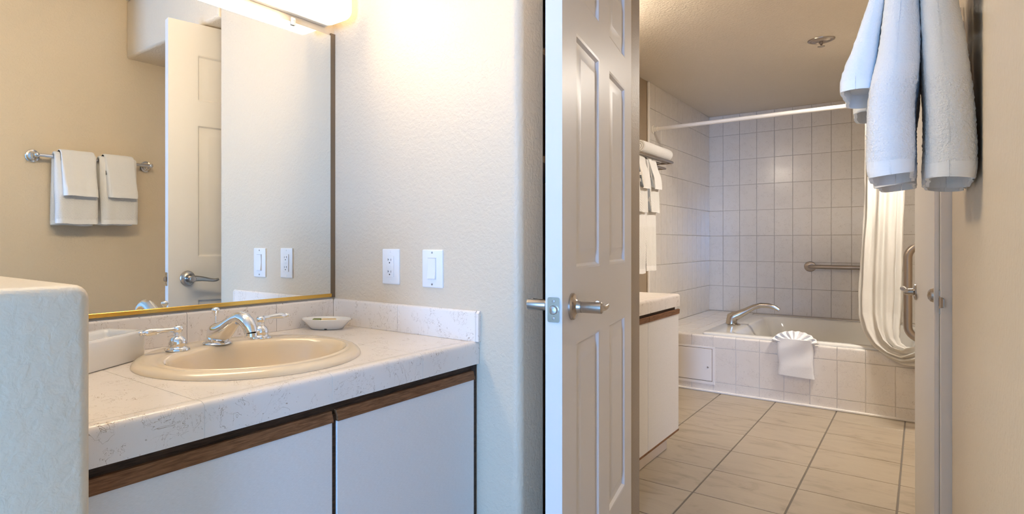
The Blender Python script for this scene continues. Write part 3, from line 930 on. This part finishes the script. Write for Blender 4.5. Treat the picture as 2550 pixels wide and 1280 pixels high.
# ------------------------------------------------------------------ towel bar and towels on the right wall
BY, BZ = 0.004, 1.477
tb = thing('towel_bar', (1.272, YR, BZ - 0.03), 'chrome towel bar with round rosettes on the right wall', 'towel bar')
m = MB()
m.tube([(0.998, BY, BZ), (1.546, BY, BZ)], 0.0085, 18)
m.build('bar', M_chrome, tb)
for x in (0.998, 1.546):
    m = MB()
    m.lathe([(0, 0.0005), (0.031, 0.0005), (0.032, 0.004), (0.029, 0.008), (0.022, 0.0095), (0.0205, 0.013), (0.015, 0.017), (0.0115, 0.022), (0.0105, 0.045), (0.0115, 0.055), (0.0125, 0.062), (0.0125, 0.068), (0.0100, 0.074), (0.005, 0.077), (0, 0.0775)], (x, YR, BZ), (0, 1, 0), 30)
    m.build('post', M_chrome, tb, 40)
TM = [M_terry, M_waffle, M_hem]
def hand_towel(name, x0, x1, zb, zf, label, seed):
    def zones(c):
        lo = zb if c.y < BY else zf
        return 2 if c.z < lo + 0.017 else (1 if c.z < lo + 0.135 else 0)
    s = [(-0.027, zb, 0.0255), (-0.0275, zb + 0.02, 0.0265), (-0.0265, zb + 0.10, 0.0245), (-0.0215, 1.33, 0.0228), (-0.0178, 1.38, 0.0200), (-0.0150, 1.43, 0.0160), (-0.012, 1.468, 0.011)]
    s += [(BY + 0.017 * math.cos(math.radians(a)), BZ + 0.017 * math.sin(math.radians(a)), 0.008) for a in (165, 130, 90, 50, 15)]
    s += [(0.020, 1.455, 0.0125), (0.0205, 1.40, 0.0188), (0.0248, 1.33, 0.0236), (0.0285, 1.30, 0.0260), (0.034, zf + 0.10, 0.0265), (0.035, zf + 0.02, 0.0275), (0.034, zf, 0.0255)]
    o = drape(name, None, x0, x1, s, TM, zones, seed, 0.0045, 0.0013, 72, 0.0, lambda y, z: (zb if y < BY else zf) + 0.02 < z < (zb if y < BY else zf) + 0.135, 0.0034)
    tag(o, label, 'towel', 'hand towels on the chrome bar')
def wash_cloth(name, x0, x1, zf, label, seed):
    zb = 1.425
    def zones(c):
        return 2 if c.z < (zf if c.y > BY else zb) + 0.012 else 0
    s = [(-0.036, zb, 0.003), (-0.035, zb + 0.02, 0.0035), (-0.028, 1.472, 0.004)]
    s += [(BY + 0.033 * math.cos(math.radians(a)), BZ + 0.033 * math.sin(math.radians(a)), 0.005) for a in (160, 125, 90, 55, 20)]
    s += [(0.042, 1.45, 0.007), (0.051, 1.40, 0.0105), (0.063, 1.345, 0.0155), (0.072, zf + 0.02, 0.0205), (0.073, zf, 0.0205)]
    o = drape(name, None, x0, x1, s, TM, zones, seed, 0.0035, 0.0013, 26, -0.0 if seed else 0)
    tag(o, label, 'washcloth', 'washcloths on the chrome bar')
hand_towel('hand_towel', 1.066, 1.258, 1.150, 1.158, 'nearer thick white hand towel on the chrome wall bar', 3)
hand_towel('hand_towel', 1.272, 1.458, 1.155, 1.160, 'farther white hand towel on the chrome wall bar, by the bathroom', 11)
wash_cloth('washcloth', 1.090, 1.246, 1.288, 'small white washcloth folded over the nearer hand towel', 4)
wash_cloth('washcloth', 1.296, 1.442, 1.290, 'small white washcloth folded over the farther hand towel', 17)

# ------------------------------------------------------------------ bathroom vanity
YV = 0.954
cab2 = thing('vanity_cabinet', (2.8, 1.27, 0), 'bathroom cabinet with tall pale doors partly behind the white door', 'cabinet')
m = MB()
m.box(2.30, 2.318, YV + 0.018, YL - 0.002, 0.098, 0.738).box(3.234, 3.252, YV + 0.018, YL - 0.002, 0.098, 0.738).box(2.318, 3.234, YV + 0.018, YL - 0.002, 0.098, 0.116).box(2.318, 3.234, YL - 0.01, YL - 0.002, 0.116, 0.738)
m.build('carcass', M_lam, cab2)
box_obj('toe_kick', 2.30, 3.225, YV + 0.045, YL - 0.01, 0.001, 0.098, M_jamb, cab2)
box_obj('top_rail', 2.30, 3.235, YV + 0.008, YV + 0.02, 0.695, 0.7385, M_dark, cab2)
for xa, xb in ((2.36, 2.8115), (2.8145, 3.268)):
    d = box_obj('cabinet_door', xa, xb, YV, YV + 0.018, 0.103, 0.699, M_lam, cab2)
    m = MB()
    m.prism([(YV - 0.005, 0.6985), (YV - 0.007, 0.7215), (YV + 0.002, 0.7235), (YV + 0.010, 0.702), (YV + 0.018, 0.6985)], lambda p, q, u: (u, p, q), xa, xb)
    tag(m.build('pull_strip', M_oak, d, 20), 'brown oak finger pull')
    tag(box_obj('bottom_strip', xa, xb, YV - 0.002, YV + 0.018, 0.094, 0.103, M_oak, d), 'brown oak strip')
for xa, xb in ((2.8105, 2.8155),):
    box_obj('door_gap', xa, xb, YV + 0.004, YV + 0.019, 0.103, 0.699, M_dark, cab2)
top2 = thing('tiled_countertop', (2.78, 1.27, 0.739), 'speckled tile countertop of the bathroom cabinet by the towel rack', 'countertop')
S2X, S2Y = 2.66, 1.24
slab_piece(2.30, 3.252, YV + 0.02, YL - 0.001, S2X, S2Y, 0.22, 0.19, 0.7985, 0.054, None, None, M_whgrout, 'counter_core', top2)
J2 = [2.30, 2.536, 2.791, 3.046, 3.252]
for a, b in zip(J2, J2[1:]):
    for ys_ in ((1, -1) if abs(a - 2.536) < 0.01 else (0,)):
        slab_piece(2.30, 3.252, YC + 0.022, YL - 0.001, S2X, S2Y, 0.225, 0.195, 0.80, 0.0012, a + 0.0008, b - 0.0008, M_ctile, 'counter_tile', top2, ys_)
    m = MB()
    R = 0.014
    y0 = 0.947
    prof = [(y0 + 0.037, 0.792), (y0 + 0.037, 0.80)] + [(y0 + R + R * math.cos(math.radians(t)), 0.80 - R + R * math.sin(math.radians(t))) for t in range(90, 181, 15)] + [(y0, 0.739), (y0 + 0.012, 0.739), (y0 + 0.012, 0.792)]
    m.prism(prof, lambda p, q, u: (u, p, q), a + 0.0008, (b if b < 3.25 else 3.268) - 0.0008)
    m.build('edge_tile', M_ctile, top2, 40)
m = MB()
m.prism([(3.2525, 0.792), (3.2525, 0.80), (3.262, 0.7985), (3.2685, 0.790), (3.2685, 0.739), (3.256, 0.739), (3.256, 0.792)], lambda p, q, u: (p, u, q), YV + 0.032, YL - 0.002)
m.build('edge_tile', M_ctile, top2, 40)
sink2 = thing('oval_sink', (S2X, S2Y, 0.80), 'cream sink rim on the bathroom counter, mostly hidden by the door', 'sink')
m = MB()
rr = [ell(S2X, S2Y, 0.262 - i, 0.225 - i, 0.80 + z) for i, z in ((0, 0.0005), (0.002, 0.008), (0.010, 0.017), (0.022, 0.020), (0.040, 0.016), (0.052, -0.01), (0.075, -0.07), (0.12, -0.11))]
m.rings(rr, True, False, True)
m.build('basin', M_cream, sink2, 50)

# bathroom light bar above the hidden bathroom vanity
lamp2 = thing('bathroom_light_bar', (2.85, YL, 2.02), 'white diffuser light bar over the bathroom counter', 'light')
box_obj('back_plate', 2.56, 3.14, YL - 0.02, YL - 0.0005, 2.03, 2.15, M_plastic, lamp2)
box_obj('diffuser', 2.55, 3.15, YL - 0.13, YL - 0.012, 2.02, 2.16, M_lamp2, lamp2, 0.03, 5)

# ------------------------------------------------------------------ towel rack in the bathroom
RX0, RX1, RY0, RY1, RZ = 3.80, 4.505, 1.350, 1.585, 1.638
rack = thing('towel_rack', (4.15, YL, 1.58), 'chrome hotel towel shelf on the bathroom left wall', 'towel rack')
m = MB()
m.tube([(RX0, RY1, RZ), (RX0, RY0 + 0.02, RZ), (RX0 + 0.006, RY0 + 0.006, RZ), (RX0 + 0.02, RY0, RZ), (RX1 - 0.02, RY0, RZ), (RX1 - 0.006, RY0 + 0.006, RZ), (RX1, RY0 + 0.02, RZ), (RX1, RY1, RZ)], 0.0085, 12)
m.build('shelf_frame', M_steel, rack, 40)
for k in range(5):
    y = RY0 + 0.04 + 0.045 * k
    m = MB()
    m.tube([(RX0, y, RZ), (RX1, y, RZ)], 0.006, 10)
    m.build('slat', M_steel, rack, 40)
for x in (RX0 + 0.02, RX1 - 0.02):
    m = MB()
    m.box(x - 0.012, x + 0.012, YL - 0.010, YL - 0.0008, 1.555, 1.66, 0.003, 2).tube([(x, YL - 0.006, 1.60), (x, 1.47, 1.597), (x, 1.40, 1.597)], 0.0065, 10)
    m.build('bracket', M_steel, rack, 40)
m = MB()
m.tube([(RX0 + 0.02, 1.40, 1.597), (RX1 - 0.02, 1.40, 1.597)], 0.0075, 12)
m.build('hanging_bar', M_steel, rack, 40)

def roll(name, x0, x1, yc, zc, r, label, seed):
    m = MB()
    turns, t = 3.2, r / 3.6
    sp_ = []
    n = 110
    for i in range(n + 1):
        a = turns * 2 * PI * i / n
        rad_ = r * (0.16 + 0.84 * i / n)
        sp_.append((rad_ * math.cos(a), rad_ * math.sin(a)))
    th = 0.0105
    def off(i, d):
        a, b = sp_[max(i - 1, 0)], sp_[min(i + 1, n)]
        l = math.hypot(b[0] - a[0], b[1] - a[1])
        return (sp_[i][0] + (b[1] - a[1]) / l * d, sp_[i][1] - (b[0] - a[0]) / l * d)
    outl = [off(i, th * 0.5) for i in range(n + 1)] + [off(i, -th * 0.5) for i in range(n, -1, -1)]
    rings = []
    for j in range(13):
        u = j / 12
        x = lerp(x0, x1, u)
        k = 1 - 0.05 * abs(2 * u - 1) ** 6 - (0.03 if j == 6 else 0)
        rings.append([(x + 0.006 * nz((p * 30, q * 30, seed)), yc + p * k + 0.003 * nz((x * 12, p * 20, seed)), zc + q * k * 0.93) for p, q in outl])
    m.rings(rings, True, True, True)
    for f in m.bm.faces:
        f.material_index = 1 if f.calc_center_median().x > lerp(x0, x1, 0.55) else 0
    o = m.build(name, [M_terry, M_rib], None, 60)
    tag(o, label, 'towel')
roll('rolled_towel', 3.95, 4.52, 1.402, RZ + 0.0085 + 0.053, 0.0500, 'rolled white bath towel lying on the chrome shelf in the bathroom', 2)

HY, HZ = 1.40, 1.597
def rack_towel(name, x0, x1, zf, rad_, thick, label, grp, seed, fy=0.0, fold=0.008, ribfrom=0.4, mats=None):
    zb = zf + 0.05
    def zones(c):
        return 2 if c.z < zf + 0.012 else (1 if c.z < lerp(zf, HZ, ribfrom) else 0)
    yb = min(HY + rad_ + 0.012 + fy * 0.4, YL - 0.02)
    s = [(yb, zb, thick * 0.9), (yb, zb + 0.06, thick), (HY + rad_ + 0.003, HZ - 0.02, thick * 0.6)]
    s += [(HY + rad_ * math.cos(math.radians(a)), HZ + rad_ * math.sin(math.radians(a)), thick * 0.5) for a in (20, 55, 90, 125, 160)]
    s += [(HY - rad_ - 0.003, HZ - 0.02, thick * 0.6), (HY - rad_ - 0.010 - fy * 0.7, lerp(HZ, zf, 0.5), thick), (HY - rad_ - 0.012 - fy, zf + 0.02, thick), (HY - rad_ - 0.012 - fy, zf, thick * 0.9)]
    o = drape(name, None, x0, x1, s, [M_terry, M_rib, M_hem], zones, seed, fold, 0.0006, 18)
    tag(o, label, 'towel', grp)
rack_towel('bath_towel', 3.80, 4.005, 0.875, 0.012, 0.0075, 'long white bath towel hanging from the rack, nearer the door', 'long towels under the rack', 21)
rack_towel('bath_towel', 4.015, 4.205, 0.888, 0.012, 0.0075, 'long white bath towel hanging from the rack, nearer the tub', 'long towels under the rack', 33)
rack_towel('hand_towel', 3.815, 3.985, 1.262, 0.026, 0.0045, 'mid-length white hand towel on the rack, nearer the door', 'hand towels under the rack', 43, 0.010)
rack_towel('hand_towel', 4.030, 4.205, 1.268, 0.026, 0.0045, 'mid-length white hand towel on the rack, nearer the tub', 'hand towels under the rack', 55, 0.010)
rack_towel('washcloth', 3.845, 3.975, 1.412, 0.036, 0.0035, 'short washcloth hung on top at the rack, nearer the door', 'washcloths under the rack', 62, 0.022, 0.006, 0.0)
rack_towel('washcloth', 4.050, 4.190, 1.420, 0.036, 0.0035, 'short washcloth hung on top at the rack, nearer the tub', 'washcloths under the rack', 78, 0.022, 0.006, 0.0)

# ------------------------------------------------------------------ bathtub
tub = thing('bathtub', (5.42, 0.58, 0.405), 'off-white drop-in bathtub behind the tiled apron', 'bathtub')
m = MB()
TX0, TX1, TY0, TY1 = 4.672, 6.14, -0.085, 1.205
seq = [(0.0, 0.0, 0.0, 0.0, 0.404, .03), (0.0, 0, 0, 0, 0.414, .03), (0.004, 0.004, 0.004, 0.004, 0.419, .03), (0.075, 0.085, 0.10, 0.155, 0.4205, .10), (0.083, 0.093, 0.108, 0.165, 0.4175, .12), (0.090, 0.100, 0.115, 0.175, 0.405, .13), (0.10, 0.12, 0.13, 0.21, 0.33, .14), (0.125, 0.16, 0.16, 0.29, 0.16, .16), (0.18, 0.22, 0.22, 0.36, 0.065, .18), (0.28, 0.32, 0.32, 0.45, 0.045, .18)]
m.rings([rrect(TX0 + a, TX1 - b, TY0 + c, TY1 - d, r, z, 8) for a, b, c, d, z, r in seq], True, False, True)
m.build('tub_shell', M_tub, tub, 50)
sp_o = thing('tub_spout', (5.25, 1.118, 0.4195), 'arched satin nickel tub spout on the tub rim', 'faucet')
m = MB()
m.lathe([(0, 0), (0.045, 0), (0.047, 0.004), (0.041, 0.009), (0.035, 0.012), (0.0, 0.012)], (5.25, 1.118, 0.4195), (0, 0, 1), 28)
m.build('base', M_nickel, sp_o, 40)
path = [(0.018, 0.006), (0.017, 0.035), (0.012, 0.058), (-0.006, 0.070), (-0.040, 0.087), (-0.085, 0.116), (-0.135, 0.148), (-0.185, 0.166), (-0.235, 0.167), (-0.275, 0.156), (-0.305, 0.137)]
rads = [0.040, 0.038, 0.041, 0.038, 0.030, 0.0235, 0.0205, 0.0195, 0.0190, 0.0175, 0.0135]
m = MB()
m.tube([(5.25 + 0.10 * (-a) * 0.0, 1.118 + a, 0.4195 + b) for a, b in path], rads, 22)
m.build('neck', M_nickel, sp_o, 50)

# access panel in the apron
ap = thing('access_panel', (XT, 1.33, 0.07), 'white square access panel in the tub apron beside the cabinet', 'panel')
m = MB()
m.box(XT - 0.004, XT + 0.006, 1.112, 1.588, 0.055, 0.075).box(XT - 0.004, XT + 0.006, 1.112, 1.588, 0.309, 0.321)
m.box(XT - 0.004, XT + 0.006, 1.112, 1.128, 0.0751, 0.3089)
m.build('panel_frame', M_caulk, ap, 0)
box_obj('panel_door', XT - 0.005, XT + 0.005, 1.1315, 1.588, 0.0785, 0.3055, M_caulk, ap, 0.002, 1)
box_obj('seam', XT - 0.001, XT + 0.005, 1.128, 1.588, 0.0752, 0.3088, M_sidech, ap)
m = MB()
m.lathe([(0, 0), (0.006, 0), (0.005, 0.002), (0, 0.002)], (XT - 0.005, 1.158, 0.175), (-1, 0, 0), 12)
m.build('latch', M_steel, ap)

# fan-folded washcloth over the tub rim
fan = thing('fan_folded_washcloth', (4.63, 0.635, 0.19), 'white washcloth folded into a fan, draped over the tub rim', 'washcloth')
m = MB()
xo = XT - 0.004
rings = []
NB = 26
for i in range(NB + 1):
    t = i / NB
    z = 0.432 - 0.245 * t
    row = []
    for j in range(25):
        s_ = j / 24 * 2 - 1
        wdt = lerp(0.096, 0.100, t) + 0.004 * math.sin(t * 7)
        e = math.sqrt(max(0, 1 - abs(s_) ** 6))
        sag = 0.006 * math.sin((s_ + 1) * PI * 0.8) * math.sin(t * PI)
        bulge = 0.010 + 0.010 * e + 0.006 * math.sin(t * 9 + s_ * 2.5) * (1 - t) + (0.010 * (1 - t) ** 3)
        row.append((xo - bulge + 0.0008 * nz((s_ * 60, t * 60, 1)), 0.632 - s_ * wdt - 0.008 * t + 0.003 * nz((t * 5, s_, 4)), z + sag * 0.6 - 0.004 * s_ * t))
    back = [(xo - 0.001, p[1], p[2]) for p in reversed(row)]
    rings.append(row + back)
m.rings(rings, True, True, True)
for f in m.bm.faces:
    f.material_index = 1 if f.calc_center_median().z < 0.26 else 0
m.build('pouch', [M_terry, M_waffle], fan, 60)
m = MB()
rings = []
NP = 9
NS = NP * 8
for k in range(NS + 1):
    a = lerp(-82, 82, k / NS)
    ar = math.radians(a)
    ph = math.cos(k / NS * NP * 2 * PI)
    row = []
    for i in range(9):
        t = i / 8
        R = lerp(0.03, 0.132 - 0.030 * (1 - abs(a) / 82) * 0.6, t)
        amp = 0.016 * t
        zc_ = 0.408 + R * math.cos(ar) * 0.60 - 0.012 * (abs(a) / 82) ** 2
        yy = 0.632 - R * math.sin(ar)
        xx = xo - 0.020 + amp * ph + 0.040 * t * max(0, math.cos(ar)) 
        zc_ = max(zc_, 0.426) if xx > XT - 0.002 else zc_
        row.append((xx, yy, zc_))
    row2 = [(p[0] + 0.006, p[1], p[2] + 0.0035) for p in reversed(row)]
    rings.append(row + row2)
m.rings(rings, True, True, True)
m.build('pleated_fan', M_terry, fan, 60)

# ------------------------------------------------------------------ curtain rod and curtain
RDX, RDZ = 4.775, 1.945
rod = thing('curtain_rod', (RDX, 0.75, RDZ - 0.03), 'white straight shower curtain rod above the tub', 'curtain rod')
m = MB()
m.tube([(RDX, YL - 0.03, RDZ), (RDX, YRB + 0.03, RDZ)], 0.0145, 18)
m.build('rod', M_rod, rod)
for y, s in ((YL - 0.0105, -1), (YRB + 0.001, 1)):
    m = MB()
    m.lathe([(0, 0), (0.031, 0), (0.031, 0.005), (0.021, 0.008), (0.0195, 0.036), (0.016, 0.037), (0, 0.037)], (RDX, y, RDZ), (0, s, 0), 24)
    m.build('end_cap', M_rod, rod)
cur = thing('shower_curtain', (4.68, 0.17, 0.37), 'cream shower curtain gathered in a bundle and tucked over the tub edge', 'curtain')
m = MB()
path = [((4.772, 0.150, 1.925), 0.115, 0.030), ((4.772, 0.165, 1.75), 0.100, 0.034), ((4.765, 0.172, 1.50), 0.093, 0.036), ((4.755, 0.180, 1.20), 0.092, 0.038), ((4.745, 0.188, 0.95), 0.097, 0.042), ((4.730, 0.194, 0.75), 0.101, 0.046), ((4.708, 0.195, 0.62), 0.098, 0.048), ((4.680, 0.186, 0.53), 0.084, 0.048), ((4.655, 0.164, 0.460), 0.064, 0.046), ((4.630, 0.128, 0.418), 0.048, 0.044), ((4.612, 0.080, 0.396), 0.042, 0.044), ((4.604, 0.020, 0.398), 0.044, 0.046), ((4.602, -0.04, 0.404), 0.048, 0.048), ((4.604, -0.085, 0.408), 0.050, 0.048)]
fine = []
for (a, ra, rb), (b, sa, sb) in zip(path, path[1:]):
    n = max(3, int((Vector(b) - Vector(a)).length / 0.018))
    for i in range(n):
        t = i / n
        fine.append((Vector(a).lerp(Vector(b), t), lerp(ra, sa, t), lerp(rb, sb, t)))
fine.append((Vector(path[-1][0]), path[-1][1], path[-1][2]))
rings = []
NF = 120
acc = 0
for i, (p, ra, rb) in enumerate(fine):
    a, b = fine[max(i - 2, 0)][0], fine[min(i + 2, len(fine) - 1)][0]
    tg = (b - a).normalized()
    wv = Vector((0, 1, 0))
    wv = (wv - tg * wv.dot(tg))
    wv = wv.normalized() if wv.length > 0.25 else Vector((0, 0.0, 1)) - tg * tg.z
    wv = wv.normalized()
    if i == 0:
        prev = wv
    wv = (prev * 0.8 + wv * 0.2)
    wv = (wv - tg * wv.dot(tg)).normalized()
    prev = wv
    nv = tg.cross(wv).normalized()
    row = []
    for k in range(NF):
        th_ = 2 * PI * k / NF
        pl = 0.020 * math.cos(9 * th_ + 0.6 * math.sin(2 * th_ + i * 0.03) + 0.5 * nz((p.z * 2.2, th_ * 0.6, 3))) + 0.009 * math.cos(15 * th_ + 2 + i * 0.01)
        q = 0.004 * nz((math.cos(th_) * 3, math.sin(th_) * 3, i * 0.12))
        row.append(p + wv * (math.cos(th_) * (ra + pl * 0.4 + q)) + nv * (math.sin(th_) * (rb + pl * 0.75 + q)))
    rings.append(row)
m.rings(rings, True, True, True)
m.build('curtain_cloth', M_curtain, cur, 70)
for k in range(5):
    y = 0.06 + 0.045 * k
    m = MB()
    m.tube([(RDX + 0.024 * math.cos(a), y, RDZ - 0.006 + 0.024 * math.sin(a)) for a in [2 * PI * i / 20 for i in range(21)]], 0.0022, 8, False)
    m.build('curtain_ring', M_chrome, cur, 60)

# ------------------------------------------------------------------ grab bars
gb = thing('grab_bar', (XB, 0.45, 0.85), 'horizontal brushed steel grab bar on the tiled back wall', 'grab bar')
m = MB()
m.tube([(XB - 0.012, 0.755, 0.852), (XB - 0.040, 0.752, 0.852), (XB - 0.055, 0.735, 0.852), (XB - 0.060, 0.71, 0.852), (XB - 0.060, 0.20, 0.852), (XB - 0.055, 0.175, 0.852), (XB - 0.040, 0.158, 0.852), (XB - 0.012, 0.155, 0.852)], 0.018, 18)
m.build('rail', M_steel, gb, 50)
for y in (0.755, 0.155):
    m = MB()
    m.lathe([(0, 0), (0.046, 0), (0.045, 0.010), (0.036, 0.016), (0, 0.016)], (XB - 0.006, y, 0.852), (-1, 0, 0), 26)
    m.build('flange', M_steel, gb, 40)
gb = thing('grab_bar', (4.45, YRB, 0.5), 'upright loop shaped steel grab bar on the right wall by the tub', 'grab bar')
m = MB()
R = 0.075
yo = 0.060
pth = [(4.45, YRB + 0.002, 1.055)] + [(4.45, yo - R + R * math.sin(math.radians(a)), 1.055 - R + R * math.cos(math.radians(a))) for a in range(0, 91, 10)] + [(4.45, yo - R + R * math.cos(math.radians(a)), 0.515 + R - R * math.sin(math.radians(a))) for a in range(0, 91, 10)] + [(4.45, YRB + 0.002, 0.515)]
m.tube(pth, 0.0205, 18)
m.build('rail', M_steel, gb, 50)
for z in (1.055, 0.515):
    m = MB()
    m.lathe([(0, 0.0005), (0.042, 0.0005), (0.041, 0.010), (0.030, 0.014), (0, 0.014)], (4.45, YRB, z), (0, 1, 0), 26)
    m.build('flange', M_steel, gb, 40)

# ------------------------------------------------------------------ ceiling sprinkler
spk = thing('fire_sprinkler', (4.41, 0.463, BCEIL - 0.04), 'round metal fire sprinkler on the bathroom ceiling', 'sprinkler')
m = MB()
m.lathe([(0, -0.0005), (0.070, -0.0005), (0.069, -0.005), (0.058, -0.010), (0.050, -0.008), (0.046, -0.012), (0.030, -0.017), (0.024, -0.012), (0, -0.012)], (4.41, 0.463, BCEIL), (0, 0, 1), 36)
m.build('escutcheon', M_steel, spk, 30)
m = MB()
m.lathe([(0.008, -0.010), (0.008, -0.028), (0.004, -0.032), (0.004, -0.040), (0.019, -0.0405), (0.019, -0.043), (0, -0.0435)], (4.41, 0.463, BCEIL), (0, 0, 1), 20)
m.build('deflector', M_steel, spk, 30)
tag(day, 'daylight through the bedroom window', 'daylight')
